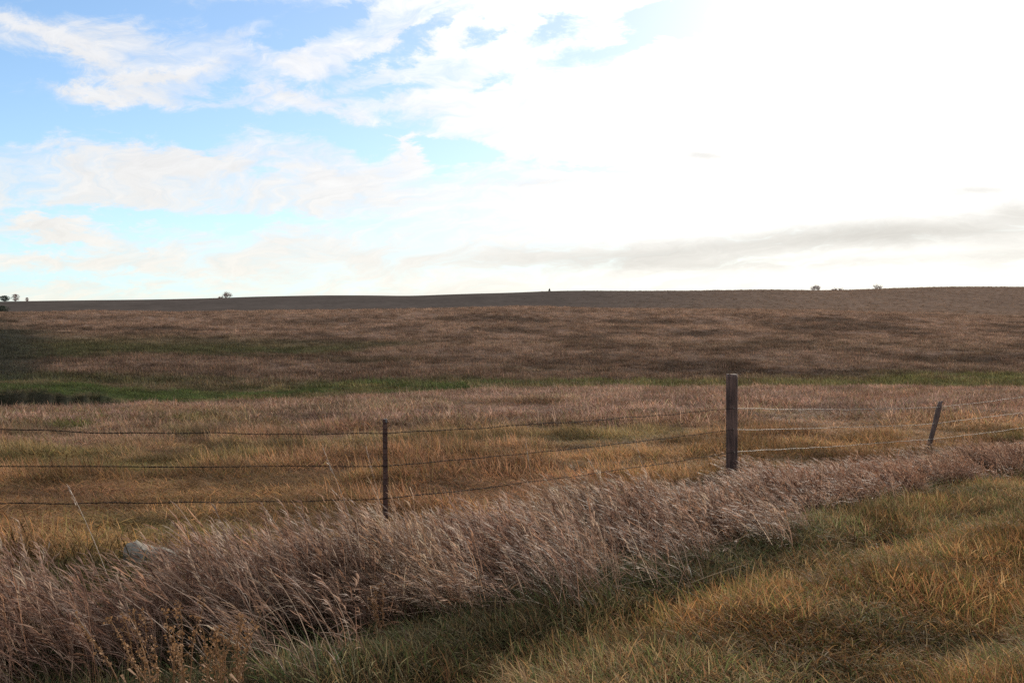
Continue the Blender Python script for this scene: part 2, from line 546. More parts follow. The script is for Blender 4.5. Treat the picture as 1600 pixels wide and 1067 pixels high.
def m_ground():
    m, t, out = mat('pasture_ground')
    at = t.new('ShaderNodeAttribute', attribute_name='Col')
    pos = t.new('ShaderNodeNewGeometry').outputs['Position']
    mp = t.new('ShaderNodeMapping')
    mp.inputs['Scale'].default_value = (1, 0.6, 1)
    t.l.new(pos, mp.inputs[0])
    n1 = t.noise(mp.outputs[0], 2.2, 8, 0.7)
    n2 = t.noise(mp.outputs[0], 0.35, 6, 0.65)
    n3 = t.noise(mp.outputs[0], 0.07, 6, 0.65)
    dist = t.v('LENGTH', pos, out=1)
    nearby = t.m('SUBTRACT', 1.0, t.smooth(dist, 120, 320))
    f = t.m('MULTIPLY_ADD', t.m('MULTIPLY', t.m('SUBTRACT', n1, 0.5), nearby), 1.5, 1.0)
    f = t.m('ADD', f, t.m('MULTIPLY', t.m('SUBTRACT', n2, 0.5), t.m('MULTIPLY_ADD', nearby, 0.7, 0.3)))
    f = t.m('ADD', f, t.m('MULTIPLY', t.m('SUBTRACT', n3, 0.5), 0.7))
    f = t.m('MAXIMUM', f, 0.35)
    c = t.scale(at.outputs['Color'], f)
    bs = t.new('ShaderNodeBsdfPrincipled')
    t.l.new(c, bs.inputs['Base Color'])
    bs.inputs['Roughness'].default_value = 1.0
    bs.inputs['Specular IOR Level'].default_value = 0.0
    bp = t.new('ShaderNodeBump')
    t.l.new(t.m('MULTIPLY', nearby, 0.8), bp.inputs['Strength'])
    bp.inputs['Distance'].default_value = 0.25
    t.l.new(n1, bp.inputs['Height'])
    t.l.new(bp.outputs[0], bs.inputs['Normal'])
    t.l.new(bs.outputs[0], out.inputs[0])
    return m

def build_land():
    inner = np.linspace(R(-36), R(36), 440)
    outer = np.linspace(R(36), R(360 - 36), 62)[1:-1]
    th = np.concatenate([inner, outer])
    rr = np.concatenate([[0.3], np.exp(np.linspace(math.log(0.8), math.log(2400), 900))])
    TH, RR = np.meshgrid(th, rr)
    X = RR * np.sin(TH); Y = RR * np.cos(TH)
    Z = ground(X.ravel(), Y.ravel())
    V = np.stack([X.ravel(), Y.ravel(), Z], 1)
    nt = len(th); nr = len(rr)
    i, j = np.meshgrid(np.arange(nr - 1), np.arange(nt), indexing='ij')
    j2 = (j + 1) % nt
    Fq = np.stack([i * nt + j, i * nt + j2, (i + 1) * nt + j2, (i + 1) * nt + j], -1).reshape(-1, 4)
    Fq = Fq[:, ::-1]
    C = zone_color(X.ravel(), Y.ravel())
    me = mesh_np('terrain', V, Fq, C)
    me.materials.append(m_ground())
    o = bpy.data.objects.new('terrain', me)
    COL.objects.link(o)
    tag(o, 'rolling brown prairie of grazed pasture, green draw and far rise', 'terrain', kind='structure')
    return o
build_land()

# ------------------------------------------------------------------ grass
def m_grass(name, trans=0.38, gloss=0.25, rough=0.5):
    m, t, out = mat(name)
    at = t.new('ShaderNodeAttribute', attribute_name='Col')
    ti = t.new('ShaderNodeAttribute', attribute_name='tint')
    ti.attribute_type = 'INSTANCER'
    c = t.v('MULTIPLY', at.outputs['Color'], ti.outputs['Color'])
    bs = t.new('ShaderNodeBsdfPrincipled')
    t.l.new(c, bs.inputs['Base Color'])
    bs.inputs['Roughness'].default_value = rough
    bs.inputs['Specular IOR Level'].default_value = gloss
    tr = t.new('ShaderNodeBsdfTranslucent')
    t.l.new(c, tr.inputs[0])
    mx = t.new('ShaderNodeMixShader')
    mx.inputs[0].default_value = trans
    t.l.new(bs.outputs[0], mx.inputs[1])
    t.l.new(tr.outputs[0], mx.inputs[2])
    t.l.new(mx.outputs[0], out.inputs[0])
    return m

class Blades:
    """many ribbons in one mesh"""
    def __init__(self):
        self.V = []; self.F = []; self.C = []; self.n = 0
    def ribbon(self, P, W, S_, C):
        """P k x 3 centre line, W k widths, S_ side vector, C colour k x 3 or 3"""
        k = len(P)
        P = np.asarray(P); W = np.asarray(W)[:, None]
        a = P - S_ * W * 0.5
        b = P + S_ * W * 0.5
        v = np.empty((2 * k, 3)); v[0::2] = a; v[1::2] = b
        self.V.append(v)
        i = np.arange(k - 1) * 2 + self.n
        self.F.append(np.stack([i, i + 1, i + 3, i + 2], 1))
        C = np.asarray(C, float)
        if C.ndim == 1:
            C = np.repeat(C[None], k, 0)
        self.C.append(np.repeat(C, 2, 0))
        self.n += 2 * k
    def mesh(self, name, m):
        me = mesh_np(name, np.concatenate(self.V), np.concatenate(self.F), np.concatenate(self.C))
        me.materials.append(m)
        return me

def arc(base, h, lean, az, bend, k=6):
    """centre line of a blade that leans at its foot and bends over further up"""
    t = np.linspace(0, 1, k)
    a = lean + bend * t ** 1.6
    ds = h / (k - 1)
    dirx = np.sin(a); dirz = np.cos(a)
    x = np.concatenate([[0], np.cumsum(dirx[:-1] * ds)])
    z = np.concatenate([[0], np.cumsum(dirz[:-1] * ds)])
    return np.stack([base[0] + x * math.cos(az), base[1] + x * math.sin(az), base[2] + z], 1)

def rnd(a, b):
    return random.uniform(a, b)

PAL_TALL = [(0.30, 0.195, 0.145), (0.25, 0.155, 0.115), (0.36, 0.255, 0.195), (0.20, 0.140, 0.105), (0.32, 0.190, 0.125), (0.17, 0.105, 0.080), (0.42, 0.33, 0.26)]
PAL_SHORT = [(0.24, 0.140, 0.060), (0.18, 0.096, 0.046), (0.092, 0.104, 0.036), (0.26, 0.185, 0.085), (0.135, 0.126, 0.048), (0.19, 0.135, 0.070), (0.20, 0.095, 0.050), (0.29, 0.215, 0.115), (0.078, 0.090, 0.034), (0.15, 0.098, 0.058), (0.23, 0.155, 0.072), (0.115, 0.118, 0.042)]
WEST = math.pi      # the wind has laid everything over towards -X

def unit(*v):
    v = np.array(v, float)
    return v / np.linalg.norm(v)

def clump_tall(n=15, rad=0.17):
    B = Blades()
    glean = rnd(0.12, 0.42); gaz = WEST + random.gauss(0, 0.25)
    for _ in range(n):
        r = rad * math.sqrt(random.random()); w = rnd(0, 2 * math.pi)
        base = (r * math.cos(w), r * math.sin(w), -0.04)
        h = rnd(0.50, 1.0)
        az = gaz + random.gauss(0, 0.4)
        lean = random.gauss(glean, 0.16)
        bend = rnd(0.0, 0.55)
        P = arc(base, h, lean, az, bend, 8)
        c = np.array(random.choice(PAL_TALL)) * rnd(0.75, 1.2)
        wd = rnd(0.0040, 0.0072)
        B.ribbon(P, np.linspace(wd, wd * 0.5, 8), unit(rnd(-.6, .6), rnd(-1, 1), 0), c)
        d = unit(*(P[-1] - P[-2]))
        if random.random() < 0.78:
            # one-sided plume: awns packed along the last fifth, nodding over
            c2 = np.array(random.choice(PAL_TALL)) * rnd(0.95, 1.35)
            droop = np.array([-rnd(0.1, 0.9), random.gauss(0, 0.25), -rnd(0.0, 0.6)])
            m = random.randint(7, 11)
            for q in range(m):
                f = rnd(0.76, 1.0) if random.random() < 0.85 else rnd(0.5, 0.8)
                i0 = f * 7; i = min(int(i0), 6); a = i0 - i
                b0 = P[i] * (1 - a) + P[i + 1] * a
                ll = rnd(0.06, 0.13)
                e1 = b0 + unit(*(d + 0.25 * droop + np.random.normal(0, 0.07, 3))) * ll * 0.5
                e2 = e1 + unit(*(d + 0.9 * droop + np.random.normal(0, 0.11, 3))) * ll * 0.5
                B.ribbon([b0, e1, e2], [0.0036, 0.0076, 0.0020], unit(rnd(-1, 1), rnd(-1, 1), rnd(-.5, .5)), c2 * rnd(.85, 1.15))
        for q in range(random.randint(1, 3)):
            b0 = P[random.randint(0, 4)]
            c3 = np.array(random.choice(PAL_TALL)) * rnd(0.65, 1.15)
            Pl = arc(b0, rnd(0.16, 0.42), rnd(0.2, 0.9), WEST + random.gauss(0, 1.1), rnd(0.6, 2.2), 6)
            wl = rnd(0.0042, 0.0080)
            B.ribbon(Pl, [wl * .6, wl, wl, wl * .8, wl * .5, wl * .12], unit(rnd(-.4, .4), rnd(-1, 1), rnd(-.2, .2)), c3)
    # broken stalks lying across
    for _ in range(2):
        r = rad * math.sqrt(random.random()); w = rnd(0, 6.28)
        c = np.array((0.36, 0.28, 0.22)) * rnd(.7, 1.1)
        P = arc((r * math.cos(w), r * math.sin(w), rnd(0.05, 0.3)), rnd(0.25, 0.5), rnd(0.9, 1.4), rnd(0, 6.28), rnd(0, .4), 4)
        B.ribbon(P, [0.005, 0.005, 0.004, 0.002], unit(0.1, rnd(-1, 1), 1), c)
    # green and grey undergrowth at the foot
    for _ in range(int(n * 1.9)):
        r = rad * 1.2 * math.sqrt(random.random()); w = rnd(0, 6.28)
        c = np.array(random.choice([(0.080, 0.104, 0.040), (0.105, 0.108, 0.046), (0.060, 0.086, 0.036), (0.13, 0.115, 0.066)])) * rnd(.75, 1.2)
        Pl = arc((r * math.cos(w), r * math.sin(w), -0.03), rnd(0.20, 0.50), rnd(0.1, 0.8), WEST + random.gauss(0, 1.0), rnd(0.3, 1.5), 6)
        wl = rnd(0.005, 0.009)
        B.ribbon(Pl, [wl, wl, wl, wl * .8, wl * .5, wl * .12], unit(rnd(-1, 1), rnd(-1, 1), rnd(-.3, .3)), c)
    return B

def clump_short(n=70, rad=0.17, hmin=0.10, hmax=0.30, pal=PAL_SHORT, wscale=1.0, k=5, spread=0.75, lay=0.35):
    B = Blades()
    for _ in range(n):
        r = rad * math.sqrt(random.random()); w = rnd(0, 6.28)
        c = np.array(random.choice(pal)) * rnd(0.7, 1.25)
        h = rnd(hmin, hmax)
        P = arc((r * math.cos(w), r * math.sin(w), -0.03), h, abs(random.gauss(lay, 0.35)), WEST + random.gauss(0, spread), rnd(0.3, 1.6), k)
        sd = np.array([rnd(-1, 1), rnd(-1, 1), rnd(-.2, .2)]); sd /= np.linalg.norm(sd)
        wl = rnd(0.003, 0.006) * wscale
        W = wl * np.interp(np.linspace(0, 1, k), [0, .5, .8, 1], [.8, 1, .65, .1])
        # dead tips
        C = np.repeat(c[None], k, 0)
        if random.random() < 0.2:
            C[-2:] = np.array((0.25, 0.135, 0.060)) * rnd(.8, 1.2)
        B.ribbon(P, W, sd, C)
    return B

PAL_FIELD = [(1.0, 1.0, 1.0), (1.2, 1.12, 1.0), (0.8, 0.8, 0.8), (1.25, 1.0, 0.75), (0.7, 0.85, 0.6), (1.05, 0.9, 0.9)]

def lib(name, blades_list, material):
    c = bpy.data.collections.new(name)
    for i, B in enumerate(blades_list):
        me = B.mesh('%s_tuft' % name, material)
        o = bpy.data.objects.new('%s_tuft_%02d' % (name, i), me)
        c.objects.link(o)
    return c

def scatter(name, pts, rot, scl, tint, collection, label, cat):
    """one object of uncountable grass: tufts set out on points by geometry nodes"""
    n = len(pts)
    me = bpy.data.meshes.new(name)
    me.vertices.add(n)
    me.vertices.foreach_set('co', np.asarray(pts, np.float32).ravel())
    a = me.attributes.new('rot', 'FLOAT_VECTOR', 'POINT'); a.data.foreach_set('vector', np.asarray(rot, np.float32).ravel())
    a = me.attributes.new('scl', 'FLOAT_VECTOR', 'POINT'); a.data.foreach_set('vector', np.asarray(scl, np.float32).ravel())
    a = me.attributes.new('idx', 'INT', 'POINT'); a.data.foreach_set('value', RNG.integers(0, len(collection.objects), n).astype(np.int32))
    t4 = np.ones((n, 4), np.float32); t4[:, :3] = tint
    a = me.attributes.new('tint', 'FLOAT_COLOR', 'POINT'); a.data.foreach_set('color', t4.ravel())
    me.update()
    o = bpy.data.objects.new(name, me)
    COL.objects.link(o)
    g = bpy.data.node_groups.new(name, 'GeometryNodeTree')
    g.interface.new_socket('Geometry', in_out='INPUT', socket_type='NodeSocketGeometry')
    g.interface.new_socket('Geometry', in_out='OUTPUT', socket_type='NodeSocketGeometry')
    gi = g.nodes.new('NodeGroupInput'); go = g.nodes.new('NodeGroupOutput')
    ci = g.nodes.new('GeometryNodeCollectionInfo')
    ci.inputs['Collection'].default_value = collection
    ci.inputs['Separate Children'].default_value = True
    ci.inputs['Reset Children'].default_value = True
    ip = g.nodes.new('GeometryNodeInstanceOnPoints')
    ip.inputs['Pick Instance'].default_value = True
    def att(nm, ty):
        q = g.nodes.new('GeometryNodeInputNamedAttribute'); q.data_type = ty; q.inputs[0].default_value = nm
        return q.outputs[0]
    g.links.new(gi.outputs[0], ip.inputs['Points'])
    g.links.new(ci.outputs[0], ip.inputs['Instance'])
    g.links.new(att('idx', 'INT'), ip.inputs['Instance Index'])
    g.links.new(att('rot', 'FLOAT_VECTOR'), ip.inputs['Rotation'])
    g.links.new(att('scl', 'FLOAT_VECTOR'), ip.inputs['Scale'])
    g.links.new(ip.outputs[0], go.inputs[0])
    md = o.modifiers.new('tufts', 'NODES')
    md.node_group = g
    tag(o, label, cat, kind='stuff')
    return o

# front and back edge of the strip of tall grass, as depth by photograph column
STRIP_X = np.array([-400, 0, 120, 230, 400, 600, 800, 1000, 1150, 1200, 1300, 1450, 1600, 1900], float)
STRIP_F = np.array([4.0, 4.2, 4.4, 4.85, 5.0, 5.4, 6.1, 6.8, 7.6, 8.2, 9.3, 11.8, 13.6, 17.4])
STRIP_B = np.array([5.0, 5.45, 5.5, 5.5, 6.3, 7.1, 8.0, 9.0, 10.3, 10.7, 12.0, 14.3, 16.4, 22.0])

def column(X, Y):
    return 800 + F * X / np.maximum(Y, 0.1)

def grass():
    mt = m_grass('dry_bluestem', 0.45, 0.18, 0.55)
    ms = m_grass('verge_grass', 0.42, 0.03, 0.6)
    mf = m_grass('pasture_grass', 0.50, 0.1, 0.7)
    # tall strip
    L = lib('bluestem', [clump_tall() for _ in range(14)], mt)
    n = 52000
    X = RNG.uniform(-9, 18, n); Y = RNG.uniform(3.5, 20, n)
    c = column(X, Y)
    f = np.interp(c, STRIP_X, STRIP_F); b = np.interp(c, STRIP_X, STRIP_B)
    e = (fbm(X / 0.8, Y / 0.8, 61, 3) - 0.5)
    s = (Y - f) / (b - f) + e * 0.9
    keep = (s > np.where(c < 420, 0.0, -0.22)) & (s < 1.0 + 0.75 * np.interp(c, [250, 450], [0.15, 1.0])) & (c > -700) & (c < 2200)
    dens = 0.35 + 1.1 * fbm(X / 0.7, Y / 0.7, 62, 2) - 0.55
    dens = np.clip(2.2 * dens + 0.30, 0.08, 1) * np.interp(Y, [5, 9, 18], [0.75, 0.75, 0.62])
    dens = dens * (0.11 + 0.89 * sst(s, -0.05, 0.70)) * (1 - 0.55 * sst(s, 0.9, 1.15))
    keep &= RNG.random(n) < dens
    X, Y, s, c = X[keep], Y[keep], s[keep], c[keep]
    hgt = 0.94 - 0.42 * sst(s, 0.75, 1.2)
    hgt *= np.interp(c, [-300, 0, 250, 420, 600, 800, 1000, 1200, 1300, 1450, 1600], [0.80, 0.80, 0.68, 0.82, 0.74, 0.66, 0.66, 0.52, 0.47, 0.47, 0.50])
    hgt *= RNG.uniform(0.75, 1.15, len(X)) * (0.68 + 0.62 * fbm(X / 0.55, Y / 0.45, 63, 3))
    k = len(X)
    scl = np.stack([RNG.uniform(.9, 1.2, k), RNG.uniform(.9, 1.2, k), hgt], 1)
    rot = np.stack([RNG.normal(0, .07, k), RNG.normal(0, .09, k), RNG.normal(0.25, .45, k)], 1)
    br = (0.85 + 0.3 * fbm(X / 0.5, Y / 0.5, 64, 2))[:, None]
    tint = np.array([0.97, 0.925, 0.88]) * br * np.exp(RNG.normal(0, .13, (k, 1)))
    straw = sst(fbm(X / 0.6, Y / 0.5, 65, 3), 0.50, 0.66)[:, None]
    tint = tint * (1 + straw * np.array([0.10, 0.16, 0.12]))
    redd = sst(fbm(X / 0.8, Y / 0.6, 70, 3), 0.54, 0.68)[:, None]
    tint = tint * (1 + redd * np.array([-0.04, -0.09, -0.10]))
    rt = sst(c, 1000, 1400)[:, None]
    tint = tint * (1 + rt * np.array([0.0, -0.06, -0.10]))
    scatter('tall_grass', np.stack([X, Y, ground(X, Y)], 1), rot, scl, tint, L,
            'strip of tall pinkish brown dry grass leaning left along the wire fence', 'tall grass')
    print('tall', k)
    # verge: shorter, matted, orange and green
    L = lib('verge', [clump_short(100, 0.21, 0.05, 0.18, PAL_SHORT, 1.1, 6, 1.6, 0.8) for _ in range(14)], ms)
    n = 105000
    X = RNG.uniform(-8, 18, n); Y = RNG.uniform(2.6, 22, n)
    c = column(X, Y)
    f = np.interp(c, STRIP_X, STRIP_F)
    s = Y - f
    keep = (c > -700) & (c < 2200) & (s < 0.45 + 0.5 * fbm(X / .7, Y / .7, 66, 2))
    keep &= RNG.random(n) < np.interp(Y, [3, 6, 12, 22], [1.0, 0.85, 0.6, 0.45])
    X, Y, s, c = X[keep], Y[keep], s[keep], c[keep]
    k = len(X)
    lump = fbm(X / 0.75, Y / 0.6, 67, 3)
    hgt = (0.70 + 0.75 * sst(lump, 0.35, 0.68)) * RNG.uniform(.75, 1.15, k)
    scl = np.stack([RNG.uniform(.9, 1.25, k), RNG.uniform(.9, 1.25, k), hgt], 1)
    rot = np.stack([RNG.normal(0, .08, k), RNG.normal(0, .1, k), RNG.normal(0.2, .5, k)], 1)
    gnear = sst(s, -1.3, 0.1) * (1 - 0.5 * sst(c, 1150, 1450))
    gl = 1 - sst(c, 250, 700)
    gg = np.clip(gnear + 0.8 * gl, 0, 1)[:, None]
    tint = np.ones((k, 3)) * (0.60 + 0.95 * sst(fbm(X / .5, Y / .4, 68, 3), 0.3, 0.7))[:, None] * np.exp(RNG.normal(0, .16, (k, 1)))
    tint = tint * (1 + gg * np.array([-0.36, -0.22, -0.15]))
    p2 = sst(fbm(X / 1.1, Y / .8, 69, 3), 0.45, 0.62)[:, None]
    tint = tint * (1 + p2 * (1 - gg) * np.array([0.24, 0.05, -0.08]))
    scatter('verge_grass', np.stack([X, Y, ground(X, Y)], 1), rot, scl, tint, L,
            'matted short roadside grass in orange and green in front of the tall strip', 'short grass')
    print('verge', k)
    # pasture behind the fence, three sizes of tuft with distance
    near = lib('pasture', [clump_short(60, 0.26, 0.08, 0.24, PAL_FIELD, 1.6, 5, 1.8, 1.1) for _ in range(7)], mf)
    midl = lib('meadow', [clump_short(70, 0.60, 0.10, 0.30, PAL_FIELD, 3.2, 4, 2.0, 1.1) for _ in range(6)], mf)
    farl = lib('slope', [clump_short(60, 1.0, 0.14, 0.44, PAL_FIELD, 6.5, 4, 1.7, 0.6) for _ in range(6)], mf)
    def band(name, L, n, d0, d1, hb, label, power=1.0, wid=1.4, gate=None):
        u = RNG.random(n)
        Y = (d0 ** power + u * (d1 ** power - d0 ** power)) ** (1 / power)
        X = RNG.uniform(-0.5, 0.5, n) * wid * Y * 1.06
        if gate is not None:
            kp = gate(X, Y)
            X, Y = X[kp], Y[kp]
        k = len(X)
        tus = fbm(X / 1.5, Y / 1.1, 8, 3)
        dd = polar(X, Y)[2]
        h = hb * (0.55 + 1.5 * sst(tus, 0.42, 0.72)) * RNG.uniform(.7, 1.2, k)
        scl = np.stack([RNG.uniform(.85, 1.25, k), RNG.uniform(.85, 1.25, k), h], 1)
        rot = np.stack([RNG.normal(0, .1, k), RNG.normal(0, .1, k), RNG.normal(0.2, .6, k)], 1)
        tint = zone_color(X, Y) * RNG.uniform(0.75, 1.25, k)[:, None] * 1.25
        tint = tint * (0.62 + 0.76 * sst(fbm(X / 1.2, Y / 0.8, 79, 3), 0.32, 0.66))[:, None]
        scatter(name, np.stack([X, Y, ground(X, Y)], 1), rot, scl, tint, L, label, 'grass')
        print(name, k)
    def right_rise(X, Y):
        c = column(X, Y) + 260 * (fbm(X / 60.0, Y / 60.0, 77, 3) - 0.5)
        return RNG.random(len(X)) < sst(c, 780, 1400)
    band('rise_grass', farl, 72000, 300, 735, 1.1, 'brown rough grass on the far rise under the right skyline', 1.4, gate=right_rise)
    def behind(X, Y):
        c = column(X, Y)
        return Y > np.interp(c, STRIP_X, STRIP_B) - 0.4
    def nogully(X, Y):
        r, th, D, xp = polar(X, Y)
        w, wall = gully(D, xp)
        return ~((w > 0.3) & (D > 50.5) & (D < wall + 0.1) & (RNG.random(len(X)) < 0.7))
    band('near_pasture_grass', near, 37000, 5.5, 26, 1.0, 'grazed orange and tan pasture grass just behind the wire fence', 1.4, gate=behind)
    band('far_pasture_grass', midl, 42000, 24, 82, 1.0, 'pinkish grazed pasture grass and green draw below the far slope', 1.5, gate=nogully)
    band('slope_grass', farl, 84000, 78, 300, 1.0, 'brown rough grass covering the long slope beyond the draw', 1.6)
grass()

# ------------------------------------------------------------------ materials of the built things
def m_wood(name, ca, cb, stretch=(14, 14, 1.1)):
    m, t, out = mat(name)
    oc = t.new('ShaderNodeTexCoord').outputs['Object']
    mp = t.new('ShaderNodeMapping')
    mp.inputs['Scale'].default_value = stretch
    t.l.new(oc, mp.inputs[0])
    n1 = t.noise(mp.outputs[0], 2.2, 8, 0.65, 0.6)
    n2 = t.noise(oc, 5.0, 4, 0.5)
    f = t.smooth(t.m('ADD', t.m('MULTIPLY', n1, 0.75), t.m('MULTIPLY', n2, 0.3)), 0.38, 0.68)
    c = t.mix(f, ca + (1,), cb + (1,))
    bs = t.new('ShaderNodeBsdfPrincipled')
    t.l.new(c, bs.inputs['Base Color'])
    bs.inputs['Roughness'].default_value = 0.75
    bp = t.new('ShaderNodeBump')
    bp.inputs['Strength'].default_value = 0.8
    bp.inputs['Distance'].default_value = 0.006
    t.l.new(n1, bp.inputs['Height'])
    t.l.new(bp.outputs[0], bs.inputs['Normal'])
    t.l.new(bs.outputs[0], out.inputs[0])
    return m

def m_metal(name, ca, cb, metallic, rough, sc=18, spec=0.5):
    m, t, out = mat(name)
    oc = t.new('ShaderNodeTexCoord').outputs['Object']
    n1 = t.noise(oc, sc, 6, 0.6)
    c = t.mix(t.smooth(n1, 0.4, 0.62), ca + (1,), cb + (1,))
    bs = t.new('ShaderNodeBsdfPrincipled')
    t.l.new(c, bs.inputs['Base Color'])
    bs.inputs['Metallic'].default_value = metallic
    bs.inputs['Specular IOR Level'].default_value = spec
    bs.inputs['Roughness'].default_value = rough
    t.l.new(bs.outputs[0], out.inputs[0])
    return m

def m_plain(name, col, rough=0.8, trans=0.0, var=0.5, sc=6.0):
    m, t, out = mat(name)
    oc = t.new('ShaderNodeTexCoord').outputs['Object']
    n = t.noise(oc, sc, 5, 0.6)
    f = t.m('MULTIPLY_ADD', t.m('SUBTRACT', n, 0.5), var * 2, 1.0)
    c = t.scale(tuple(col), f)
    bs = t.new('ShaderNodeBsdfPrincipled')
    t.l.new(c, bs.inputs['Base Color'])
    bs.inputs['Roughness'].default_value = rough
    sh = bs.outputs[0]
    if trans > 0:
        tr = t.new('ShaderNodeBsdfTranslucent')
        t.l.new(c, tr.inputs[0])
        mx = t.new('ShaderNodeMixShader')
        mx.inputs[0].default_value = trans
        t.l.new(sh, mx.inputs[1]); t.l.new(tr.outputs[0], mx.inputs[2])
        sh = mx.outputs[0]
    t.l.new(sh, out.inputs[0])
    return m

M_WOOD = m_wood('weathered_post_wood', (0.022, 0.010, 0.008), (0.130, 0.075, 0.058))
M_WOOD2 = m_wood('grey_post_wood', (0.050, 0.030, 0.024), (0.13, 0.082, 0.066))
M_RUST = m_metal('rusted_post_steel', (0.050, 0.022, 0.016), (0.095, 0.045, 0.032), 0.2, 0.62)
M_CHIP = m_metal('worn_post_tip', (0.18, 0.17, 0.17), (0.30, 0.29, 0.28), 0.5, 0.5)
M_WIRE_SHADE = m_metal('wire_shade_tone', (0.018, 0.012, 0.010), (0.036, 0.024, 0.019), 0.0, 0.8, 40, 0.1)  # wire out of the sun's glint, its dimness painted into the colour
M_WIRE_GLINT = m_metal('wire_glint_tone', (0.24, 0.20, 0.165), (0.36, 0.32, 0.27), 0.6, 0.62, 40)  # same wire catching the sun, the glint painted into a paler colour

def P3(x, y, d):
    """point seen at a photograph pixel at a given depth"""
    return Vector(((x - 800) / F * d, d, EYE - (y - HOR) / F * d))

def gz(x, y):
    return float(ground(np.array([x]), np.array([y]))[0])

# ------------------------------------------------------------------ the fence
def fence():
    root = empty('barbed_wire_fence', (-1.11, 8.2, gz(-1.11, 8.2)))
    tag(root, 'barbed wire fence with a rusty steel post, a thick wooden post and a leaning post', 'fence')
    off = Vector(root.location)
    def L(p):
        return Vector(p) - off
    # anchor points of the four strands at each post
    d1, d2, d3 = 8.2, 12.3, 16.8
    stations = []
    stations.append([Vector((-5.9, 5.83, z)) for z in (1.30, 1.03, 0.74, 0.45)])
    stations.append([P3(601, y, d1) for y in (677, 728, 779, 829)])
    stations.append([P3(1146, y, d2) for y in (638, 671, 706, 741)])
    x_of = (1467, 1461, 1455, 1448)
    stations.append([P3(x, y, d3) for x, y in zip(x_of, (636, 661.5, 686, 711))])
    stations.append([P3(1770, y, 19.6) for y in (594, 618, 641, 663)])
    sags = [(0.05, 0.035, 0.03, 0.03), (0.02, 0.025, 0.03, 0.03), (0.025, 0.02, 0.01, 0.015), (0.03, 0.03, 0.03, 0.03)]
    for w in range(4):
        mb = MB()
        for sp in range(2 if w == 3 else 0, 4):
            mi = 0 if sp < 2 else 1  # dim tone on the left spans, painted glint on the right
            a, b = stations[sp][w], stations[sp + 1][w]
            if sp in (1, 2):                  # the strands pass the front face of the wooden post
                pass
            ln = (b - a).length
            n = int(ln / 0.016)
            if sp == 3 or sp == 2:
                n = int(ln / 0.022)
            dirv = (b - a).normalized()
            sv = dirv.cross(Vector((0, 0, 1))).normalized()
            uv = sv.cross(dirv)
            ph = rnd(0, 6)
            j = [rnd(-1, 1) for _ in range(8)]
            def centre(t):
                p = a.lerp(b, t)
                p.z -= sags[sp][w] * 4 * t * (1 - t)
                p.z += 0.006 * (math.sin(t * 9 + j[0]) * j[1] + math.sin(t * 23 + j[2]) * j[3] + 0.6 * math.sin(t * 57 + j[4]) * j[5]) * min(1, 12 * t * (1 - t))
                return p
            for k in range(2):
                pts = []
                for i in range(n + 1):
                    t = i / n
                    wv = ph + k * math.pi + t * ln / 0.085 * 2 * math.pi
                    pts.append(L(centre(t) + (sv * math.cos(wv) + uv * math.sin(wv)) * 0.0024))
                mb.tube(pts, 0.0021, 4, True, mi)
            # four-point barbs
            nb = int(ln / 0.125)
            for q in range(1, nb):
                t = (q + rnd(-0.1, 0.1)) / nb
                c = centre(t)
                for k in range(2):
                    tw = rnd(0, 6.28)
                    r1 = sv * math.cos(tw) + uv * math.sin(tw)
                    c2 = c + dirv * (0.006 * k)
                    mb.tube([L(c2 - r1 * 0.012 - dirv * 0.004), L(c2), L(c2 + r1 * 0.012 + dirv * 0.004)], [0.0004, 0.0014, 0.0004], 4, False, mi)
                mb.tube([L(c - dirv * 0.008), L(c + dirv * 0.012)], 0.0042, 6, True, mi)
            # splices, where the strand was mended
            if sp == 0 and w < 3:
                for tt in ((0.60, 0.63, 0.58)[w],) if w else (0.58,):
                    for i in range(16):
                        c = centre(tt + i * 0.012 / ln)
                        wv = i * 2.1
                        o2 = (sv * math.cos(wv) + uv * math.sin(wv)) * 0.006
                        o3 = (sv * math.cos(wv + 2.1) + uv * math.sin(wv + 2.1)) * 0.006
                        mb.tube([L(c + o2), L(centre(tt + (i + 1) * 0.012 / ln) + o3)], 0.0022, 4, True, 0)
                    c = centre(tt)
                    mb.tube([L(c), L(c + uv * (0.035 if w != 1 else -0.02) + dirv * 0.006)], [0.0018, 0.001], 4, True, 0)
                    c = centre(tt + 0.2 / ln)
                    mb.tube([L(c), L(c + uv * 0.016 - dirv * 0.014), L(c - uv * 0.012 - dirv * 0.02)], [0.0018, 0.0018, 0.001], 4, True, 0)
        mb.build('wire', [M_WIRE_SHADE, M_WIRE_GLINT], root)
    # steel T-post, stem towards the field, studs down the face
    g = gz(-1.11, 8.2)
    top = P3(601, 655, d1)
    mb = MB()
    x0, y0 = top.x, top.y + 0.016
    zt, zb = top.z, g - 0.35
    yaw = R(16)
    cs, sn = math.cos(yaw), math.sin(yaw)
    def rot(px, py):
        return Vector((x0 + px * cs - py * sn, y0 + px * sn + py * cs, 0))
    prof = [(-.021, 0), (.021, 0), (.021, .004), (.004, .005), (.003, .040), (-.003, .040), (-.004, .005), (-.021, .004)]
    b = len(mb.v)
    zs = [zb + (zt - zb) * i / 24 for i in range(25)]
    for i, z in enumerate(zs):
        bow = 0.006 * math.sin(i / 24 * 3.0)
        for px, py in prof:
            mb.v.append(L(rot(px + bow, py) + Vector((0, 0, z))))
    for i in range(24):
        for k in range(8):
            k2 = (k + 1) % 8
            mb.f.append((b + i * 8 + k, b + i * 8 + k2, b + (i + 1) * 8 + k2, b + (i + 1) * 8 + k)); mb.mi.append(0)
    mb.f.append(tuple(b + 24 * 8 + k for k in range(8))); mb.mi.append(1)
    z = zt - 0.03
